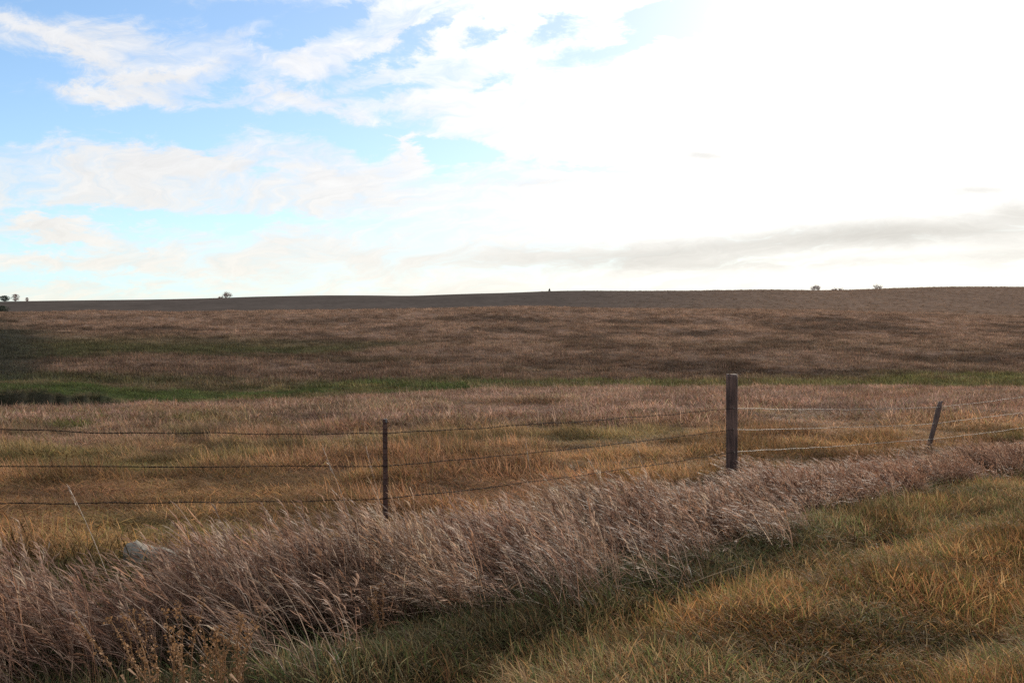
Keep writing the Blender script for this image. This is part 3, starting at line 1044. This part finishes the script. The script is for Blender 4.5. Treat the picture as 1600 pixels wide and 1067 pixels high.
    while z > zb + 0.3:
        mb.tube([L(rot(0.0, -0.006) + Vector((0, 0, z - .011))), L(rot(0.0, -0.009) + Vector((0, 0, z))), L(rot(0, -0.002) + Vector((0, 0, z + .013)))], [.004, .007, .004], 5, True, 0)
        mb.tube([L(rot(0.0205, -0.003) + Vector((0, 0, z - .008))), L(rot(0.0205, -0.003) + Vector((0, 0, z + .008)))], [.003, .004], 5, True, 0)
        z -= 0.054
    mb.tube([L(rot(.012, .002) + Vector((0, 0, zt - .03))), L(rot(.014, .002) + Vector((0, 0, zt + .004)))], [.008, .007], 6, True, 1)
    tp = mb.build('metal_post', [M_RUST, M_CHIP], root, smooth=False)
    tag(tp, 'rusty steel post with studded face and pale worn tip')
    for wv in stations[1][:3]:
        c = MB()
        z = wv.z
        loop = []
        for i in range(13):
            a = R(-40 + i * 262 / 12)
            loop.append(L(rot(0.027 * math.cos(a), 0.012 + 0.032 * math.sin(a)) + Vector((0, 0, z + 0.008 * math.sin(i * .9)))))
        c.tube(loop, 0.0019, 5)
        cl = c.build('wire_clip', M_WIRE_SHADE, tp)
    # thick wooden post
    top = P3(1146, 585, d2)
    gx, gy = top.x, top.y + 0.085
    g = gz(gx, gy)
    mb = MB()
    n, ns = 44, 28
    zt = top.z
    zb = g - 0.4
    b = len(mb.v)
    prng = random.Random(5)
    lob = [prng.uniform(-1, 1) for _ in range(10)]
    for i in range(n + 1):
        t = i / n
        z = zb + (zt - zb) * t
        for k in range(ns):
            a = 2 * math.pi * k / ns
            rr = 0.0735 + 0.0025 * math.sin(2 * a + lob[0] * 3) + 0.002 * math.sin(3 * a + 4 * t + lob[1]) + 0.0018 * math.sin(9 * a + lob[2] + 3 * t)
            for q, (pa, wd, dp) in enumerate(((-1.75, .05, .016), (-1.2, .04, .012), (-2.3, .035, .01), (0.4, .05, .014))):   # drying cracks
                da = (a - pa + 0.08 * math.sin(5 * t + q) + math.pi) % (2 * math.pi) - math.pi
                rr -= dp * math.exp(-(da / (wd * 2)) ** 2) * (0.5 + 0.5 * math.sin(7 * t + 2 * q))
            if i == n:
                rr *= 0.94
            zz = z + (0.004 * math.sin(a * 2 + 1) + 0.003 * math.sin(5 * a) if i >= n - 1 else 0)
            mb.v.append(L((gx + rr * math.cos(a) - 0.004 * math.sin(3 * t), gy + rr * math.sin(a), zz)))
    for i in range(n):
        for k in range(ns):
            k2 = (k + 1) % ns
            mb.f.append((b + i * ns + k, b + i * ns + k2, b + (i + 1) * ns + k2, b + (i + 1) * ns + k)); mb.mi.append(0)
    mb.f.append(tuple(b + n * ns + k for k in range(ns))); mb.mi.append(0)
    wp = mb.build('wooden_post', [M_WOOD], root)
    tag(wp, 'thick dark round wooden post with drying cracks')
    for wv in stations[2]:
        c = MB()
        for sx in (-1, 1):
            pass
        y = gy - 0.078
        c.tube([L((gx + .0, y + .02, wv.z + .014)), L((gx, y - .006, wv.z + .012)), L((gx + .002, y - .008, wv.z)), L((gx + .004, y - .006, wv.z - .012)), L((gx + .004, y + .02, wv.z - .014))], 0.0021, 5)
        c.build('staple', M_WIRE_GLINT, wp)
    # slim leaning post
    topp = P3(1471, 628, d3)
    foot = P3(1447, 716, d3)
    dirv = (foot - topp).normalized()
    foot = foot + dirv * 0.45
    mb = MB()
    pts, rad = [], []
    for i in range(20):
        t = i / 19
        p = topp.lerp(foot, t) + Vector((0.012 * math.sin(4 * t), 0.05, 0))
        pts.append(L(p)); rad.append(0.040 + 0.011 * t + 0.004 * math.sin(11 * t))
    rad[0] *= 0.7
    mb.tube(pts, rad, 12)
    # broken splinter at the top, and a knot
    mb.tube([pts[1], pts[0] + Vector((0.03, 0, 0.01)), pts[0] + Vector((0.055, 0, 0.012))], [0.03, 0.018, 0.004], 6)
    mb.tube([pts[6], pts[6] + Vector((0.035, -0.02, 0.005))], [0.025, 0.012], 6)
    lp = mb.build('wooden_post', [M_WOOD2], root)
    tag(lp, 'slim grey wooden post leaning to the right')
    for wv in stations[3]:
        c = MB()
        c.tube([L((wv.x, wv.y + .02, wv.z + .014)), L((wv.x, wv.y - .006, wv.z + .012)), L((wv.x + .004, wv.y - .008, wv.z)), L((wv.x + .004, wv.y - .006, wv.z - .012)), L((wv.x + .004, wv.y + .02, wv.z - .014))], 0.0021, 5)
        c.build('staple', M_WIRE_GLINT, lp)
    return stations
STATIONS = fence()

# ------------------------------------------------------------------ rock by the fence
def rock():
    d = 7.35
    cx = (238 - 800) / F * d
    g = gz(cx, d)
    n, k = 22, 30
    V, Fq = [], []
    for i in range(n + 1):
        ph = math.pi * i / n
        for j in range(k):
            a = 2 * math.pi * j / k
            p = Vector((math.sin(ph) * math.cos(a), math.sin(ph) * math.sin(a), math.cos(ph)))
            f = float(fbm(np.array([p.x * 1.3 + 5 + p.z]), np.array([p.y * 1.3 + 3 - p.z * .7]), 71, 4)[0])
            f2 = float(fbm(np.array([p.x * 5 + 5 + p.z]), np.array([p.y * 5 + p.z * 4]), 72, 3)[0])
            s = 0.62 + 0.70 * f + 0.26 * (f2 - .5)
            q = Vector((p.x * 0.25 * s, p.y * 0.17 * s, max(-0.6, min(p.z, 0.78 - 0.25 * p.x)) * 0.24 * s))
            V.append((q.x, q.y, q.z + 0.13))
    for i in range(n):
        for j in range(k):
            j2 = (j + 1) % k
            Fq.append((i * k + j, (i + 1) * k + j, (i + 1) * k + j2, i * k + j2))
    me = mesh_np('rock', V, Fq)
    m, t, out = mat('pale_rock')
    oc = t.new('ShaderNodeTexCoord').outputs['Object']
    n1 = t.noise(oc, 9, 8, 0.65)
    n2 = t.noise(oc, 32, 5, 0.6)
    c = t.mix(t.smooth(n1, 0.35, 0.65), (0.10, 0.088, 0.070, 1), (0.21, 0.185, 0.145, 1))
    c = t.mix(t.smooth(n2, 0.56, 0.66), c, (0.13, 0.10, 0.08, 1))
    bs = t.new('ShaderNodeBsdfPrincipled')
    t.l.new(c, bs.inputs['Base Color'])
    bs.inputs['Roughness'].default_value = 0.85
    bp = t.new('ShaderNodeBump'); bp.inputs['Strength'].default_value = 0.7; bp.inputs['Distance'].default_value = 0.02
    t.l.new(n1, bp.inputs['Height']); t.l.new(bp.outputs[0], bs.inputs['Normal'])
    t.l.new(bs.outputs[0], out.inputs[0])
    me.materials.append(m)
    o = bpy.data.objects.new('rock', me)
    o.location = (cx, d, g - 0.13)
    COL.objects.link(o)
    tag(o, 'pale grey weathered rock half hidden in the tall grass below the wires', 'rock')
rock()

# ------------------------------------------------------------------ dry weeds, lone stalks, twig, scrap on the wire
M_DOCK = m_plain('dry_dock_stem', (0.23, 0.115, 0.048), 0.7, 0.0, 0.5, 30)
M_SEED = m_plain('dry_dock_seed', (0.31, 0.165, 0.072), 0.8, 0.25, 0.6, 40)
M_STALK = m_plain('bleached_stalk', (0.42, 0.32, 0.24), 0.5, 0.0, 0.3, 20)
M_TWIG = m_plain('dark_twig', (0.05, 0.035, 0.028), 0.8, 0.0, 0.4, 20)

def weed(x, y, h, lean, label, seed, pale=False, nst=3):
    prng = random.Random(seed)
    root = empty('dried_weed', (x, y, gz(x, y)))
    tag(root, label, 'weed', 'dried brown weeds at the edge of the verge')
    for s in range(nst):
        st, sd = MB(), MB()
        a0 = prng.uniform(0, 6.28)
        ln = lean + prng.gauss(0, 0.14)
        ly = prng.gauss(0, 0.12)
        hh = h * prng.uniform(0.7, 1.0)
        pts = []
        for i in range(9):
            t = i / 8
            pts.append(Vector((0.03 * math.cos(a0) - ln * hh * (t ** 1.2) + 0.008 * math.sin(9 * t + a0), 0.03 * math.sin(a0) + ly * hh * t, -0.04 + (hh + .04) * t)))
        st.tube(pts, [0.0042 - 0.0028 * i / 8 for i in range(9)], 5)
        sd.tube(pts[2:], [0.0030, 0.0029, 0.0027, 0.0025, 0.0022, 0.0019, 0.0016], 5)
        # side branches and the whorls of papery seed
        for i in range(3, 9):
            for _ in range(2):
                p = pts[i - 1].lerp(pts[i], prng.random())
                aa = prng.uniform(0, 6.28)
                bl = prng.uniform(0.02, 0.065) * (1.3 - i / 9)
                e = p + Vector((math.cos(aa) * bl * .6 - .02, math.sin(aa) * bl * .6, bl))
                sd.tube([p, e], [0.0016, 0.0009], 4)
                for q in range(4):
                    c = p.lerp(e, prng.uniform(.25, 1.05)) + Vector((prng.gauss(0, .006), prng.gauss(0, .006), prng.gauss(0, .006)))
                    n = Vector((prng.gauss(0, 1), prng.gauss(0, 1), prng.gauss(0, 1))).normalized()
                    u = n.orthogonal().normalized(); v = n.cross(u)
                    r = prng.uniform(.004, .009)
                    sd.face([c + u * r, c + (u * .3 + v * .8) * r, c - u * r + n * r * .4, c + (u * .2 - v * .9) * r])
            if i >= 5:
                for q in range(6):
                    c = pts[i - 1].lerp(pts[i], prng.random()) + Vector((prng.gauss(0, .007), prng.gauss(0, .007), 0))
                    n = Vector((prng.gauss(0, 1), prng.gauss(0, 1), prng.gauss(0, 1))).normalized()
                    u = n.orthogonal().normalized(); v = n.cross(u)
                    r = prng.uniform(.004, .010)
                    sd.face([c + u * r, c + (u * .3 + v * .8) * r, c - u * r + n * r * .4, c + (u * .2 - v * .9) * r])
        # shrivelled leaves low down
        for q in range(3):
            p = pts[1 + q]
            aa = prng.uniform(0, 6.28)
            d = Vector((math.cos(aa), math.sin(aa), .3))
            w = Vector((-math.sin(aa), math.cos(aa), 0)) * .008
            L_ = prng.uniform(.06, .13)
            m1 = p + d * L_ * .5 + Vector((0, 0, .015)); m2 = p + d * L_ - Vector((0, 0, .03))
            st.face([p - w * .3, p + w * .3, m1 + w, m1 - w]); st.face([m1 - w, m1 + w, m2 + w * .2, m2 - w * .2])
        st.build('stem', M_DOCK, root)
        sd.build('seed_head', M_SEED, root, smooth=False)

def px_ground(x, d):
    return (x - 800) / F * d
weeds = [(222, 4.35, .50, .30, 'leftmost dried brown weed leaning left in the bottom left grass'),
         (255, 4.25, .46, .22, 'dried brown weed leaning left beside the leftmost weed in the bottom left cluster'),
         (283, 4.45, .54, .12, 'tallest dried brown weed of the bottom left cluster'),
         (305, 4.2, .44, .06, 'short upright dried brown weed in the middle of the bottom left cluster'),
         (330, 4.4, .50, -.02, 'upright dried brown weed right of the tallest in the bottom left cluster'),
         (352, 4.3, .45, -.12, 'dried brown weed with a right-tilted top in the bottom left cluster'),
         (372, 4.5, .42, -.10, 'rightmost dried brown weed of the bottom left cluster')]
for i, (px, d, h, ln, lb) in enumerate(weeds):
    weed(px_ground(px, d), d, h, ln, lb, 100 + i)
weed(px_ground(596, 5.7), 5.7, .42, .02, 'single pale brown weed standing alone in the grass below the steel post', 140, nst=3)

def stalk(tip, foot, label, r=0.0026, plume=True, seed=0):
    prng = random.Random(seed)
    f = Vector(foot); t_ = Vector(tip)
    root = empty('grass_stalk', f)
    tag(root, label, 'grass stalk', 'lone pale grass stalks rising over the fence')
    pts, rad = [], []
    n = 14
    side = Vector((0.0, 0.02, 0.03))
    for i in range(n):
        t = i / (n - 1)
        pts.append((t_ - f) * t + side * math.sin(math.pi * t))
        rad.append(r * (1 - 0.6 * t))
    mb = MB()
    mb.tube(pts, rad, 5)
    mb.build('stem', M_STALK, root)
    if plume:
        sd = MB()
        d = (t_ - f).normalized()
        for q in range(26):
            k = prng.uniform(.80, 1.0)
            p = (t_ - f) * k
            e = p + d * prng.uniform(.02, .05) + Vector((prng.gauss(0, .008), prng.gauss(0, .008), prng.gauss(0, .006)))
            w = Vector((prng.gauss(0, 1), prng.gauss(0, 1), prng.gauss(0, 1))).normalized() * .0022
            sd.face([p, p.lerp(e, .5) + w, e, p.lerp(e, .5) - w])
        sd.build('plume', M_STALK, root, smooth=False)

def at(px, py, d):
    return P3(px, py, d)
def foot_at(px, d):
    x = px_ground(px, d)
    return Vector((x, d, gz(x, d) - .03))
stalk(at(505, 700, 7.6), foot_at(583, 7.5), 'long bleached grass stalk leaning left just left of the steel post', seed=1)
stalk(at(573, 702, 7.9), foot_at(618, 7.8), 'short pale grass stalk crossing the middle wire beside the steel post', .002, seed=2)
stalk(at(108, 760, 6.5), foot_at(190, 6.4), 'long pale grass stalk leaning left above the rock', .0028, seed=3)
stalk(at(410, 788, 7.2), foot_at(490, 6.8), 'drooping pale grass stalk under the lowest wire left of the steel post', .0024, seed=4)
stalk(at(993, 690, 9.8), foot_at(1030, 9.7), 'lone pale grass stalk in front of the wires between steel and wooden posts', .0024, seed=5)
stalk(at(822, 690, 9.2), foot_at(842, 9.1), 'lone thin grass stalk crossing the wires right of the steel post', .0018, seed=6)

def twig():
    d = 7.7
    a = P3(639, 812, d); b = P3(638, 862, d)
    o = MB()
    pts = [a.lerp(b, i / 6) + Vector((0.004 * math.sin(i * 2.0), 0, 0)) - b for i in range(7)]
    o.tube(pts, [.003, .0042, .0046, .005, .005, .0055, .006], 6)
    o.tube([pts[2], pts[2] + Vector((.02, 0, .03))], [.003, .0012], 5)
    q = o.build('twig', M_TWIG)
    q.location = b
    tag(q, 'dark upright twig in the tall grass right of the steel post', 'twig')
twig()

def scrap():
    a, b = STATIONS[3][3], STATIONS[4][3]
    t = 0.105
    p = a.lerp(b, t); p.z += 0.02
    V = []
    prng = random.Random(9)
    mb = MB()
    for i in range(9):
        c = Vector((prng.gauss(0, .018), prng.gauss(0, .014), prng.gauss(0, .016)))
        for q in range(5):
            n = Vector((prng.gauss(0, 1), prng.gauss(0, 1), prng.gauss(0, 1))).normalized()
            u = n.orthogonal().normalized(); v = n.cross(u); r = prng.uniform(.014, .028)
            mb.face([c + u * r, c + v * r + n * r * .3, c - u * r, c - v * r - n * r * .3])
    o = mb.build('scrap', m_plain('white_scrap', (0.62, 0.60, 0.58), 0.6, 0.4, 0.1, 20), smooth=False)
    o.location = p
    tag(o, 'small white scrap caught on the bottom wire right of the leaning post', 'scrap')
scrap()

# ------------------------------------------------------------------ trees on the skyline
M_BARK = m_plain('far_bark', (0.20, 0.14, 0.12), 0.9, 0.0, 0.4, 2)
M_NEEDLE = m_plain('juniper_foliage', (0.035, 0.045, 0.025), 0.9, 0.1, 0.6, 2)
M_TWIGS = m_plain('far_twigs', (0.30, 0.19, 0.16), 0.9, 0.0, 0.4, 2)

def bare_tree(px, d, h, w, label, seed, sink=0.2):
    prng = random.Random(seed)
    x = px_ground(px, d)
    root = empty('bare_tree', (x, d, gz(x, d) - sink))
    tag(root, label, 'tree', 'small trees along the skyline')
    tk, cr = MB(), MB()
    def grow(p, d_, ln, r, lv):
        n = 4
        pts = [p]; rad = [r]
        q = p.copy(); dd = d_.copy()
        for i in range(n):
            dd = (dd + Vector((prng.gauss(0, .16), prng.gauss(0, .16), prng.gauss(0.02, .1)))).normalized()
            q = q + dd * ln / n
            pts.append(q.copy()); rad.append(r * (1 - .5 * (i + 1) / n))
        (tk if lv < 2 else cr).tube(pts, rad, 6 if lv < 2 else 3, False)
        if lv < 4:
            for k in range(prng.randint(4, 6)):
                t = prng.uniform(.4, 1.0)
                i = min(int(t * n), n - 1)
                pp = pts[i].lerp(pts[i + 1], t * n - i)
                a = prng.uniform(0, 6.28)
                sp = prng.uniform(.45, .95)
                nd = (dd + Vector((math.cos(a), math.sin(a), prng.uniform(-.1, .35))) * sp).normalized()
                grow(pp, nd, ln * prng.uniform(.5, .72), max(r * .42, 0.009), lv + 1)
    for s in range(7):
        a = 2 * math.pi * s / 7 + prng.uniform(-.4, .4)
        sp = prng.uniform(.15, .95) * w / h
        grow(Vector((0.15 * math.cos(a), 0.15 * math.sin(a), -0.2)), Vector((math.cos(a) * sp, math.sin(a) * sp, 1)).normalized(), h * prng.uniform(.44, .58), h * .026, 0)
    tk.build('trunk', M_BARK, root)
    cr.build('crown', M_TWIGS, root)

def leafy(px, d, h, w, label, seed, conic, material, name):
    prng = random.Random(seed)
    x = px_ground(px, d)
    root = empty(name, (x, d, gz(x, d)))
    tag(root, label, 'tree', 'small trees along the skyline')
    tk, cr = MB(), MB()
    tk.tube([Vector((0, 0, -.3)), Vector((.05, 0, h * .5)), Vector((0, 0, h * .9))], [h * .04, h * .028, h * .008], 7)
    for k in range(7):
        a = k * 2.4
        z = h * (.25 + .09 * k)
        tk.tube([Vector((0, 0, z)), Vector((math.cos(a) * w * .3, math.sin(a) * w * .3, z + h * .12))], [h * .012, h * .004], 4)
    for i in range(900):
        t = prng.random()
        z = h * (0.06 + .94 * t)
        rr = (w * .5 * (1 - t) ** .85 + .05) if conic else w * .5 * math.sqrt(max(0.02, 1 - (2 * t - 1) ** 2))
        a = prng.uniform(0, 6.28)
        r = rr * math.sqrt(prng.random()) * (1 + .25 * math.sin(3 * a + 9 * t))
        c = Vector((r * math.cos(a), r * math.sin(a), z))
        n = Vector((prng.gauss(0, 1), prng.gauss(0, 1), prng.gauss(0, 1))).normalized()
        u = n.orthogonal().normalized(); v = n.cross(u)
        s = prng.uniform(.04, .09) * max(h, w) * .6
        cr.face([c + u * s, c + v * s * .7, c - u * s, c - v * s * .7])
    tk.build('trunk', M_BARK, root)
    cr.build('crown', material, root, smooth=False)

bare_tree(353, 672, 5.6, 6.0, 'bare tree with a wide low crown alone on the left skyline', 1)
bare_tree(345, 674, 3.0, 3.0, 'small bare shrub just left of the wide bare tree on the left skyline', 12)
bare_tree(1275, 724, 6.4, 6.0, 'bare rounded tree, leftmost of the group on the right skyline', 2)
bare_tree(1304, 726, 3.6, 4.0, 'low bare thicket tree between the two rounded trees on the right skyline', 3)
bare_tree(1313, 728, 3.4, 3.5, 'low bare bush right of the thicket tree on the right skyline', 14)
bare_tree(1372, 730, 5.6, 6.0, 'pale bare tree, rightmost on the right skyline', 4)
leafy(858.5, 702, 3.3, 2.8, 'small dark cone-shaped evergreen at the middle of the skyline', 5, True, M_NEEDLE, 'evergreen_tree')
leafy(7, 600, 3.6, 6.5, 'dark broad evergreen at the far left end of the skyline', 6, False, M_NEEDLE, 'evergreen_tree')
leafy(24, 610, 4.6, 5.0, 'round reddish brown tree between two evergreens at the far left skyline', 7, False, M_TWIGS, 'round_tree')
leafy(42, 640, 3.0, 2.2, 'tiny round-topped tree right of the reddish tree at the far left skyline', 8, False, M_TWIGS, 'round_tree')
leafy(4, 262, 2.2, 3.4, 'dark evergreen shrub on the slope at the far left edge below the skyline', 10, False, M_NEEDLE, 'evergreen_shrub')
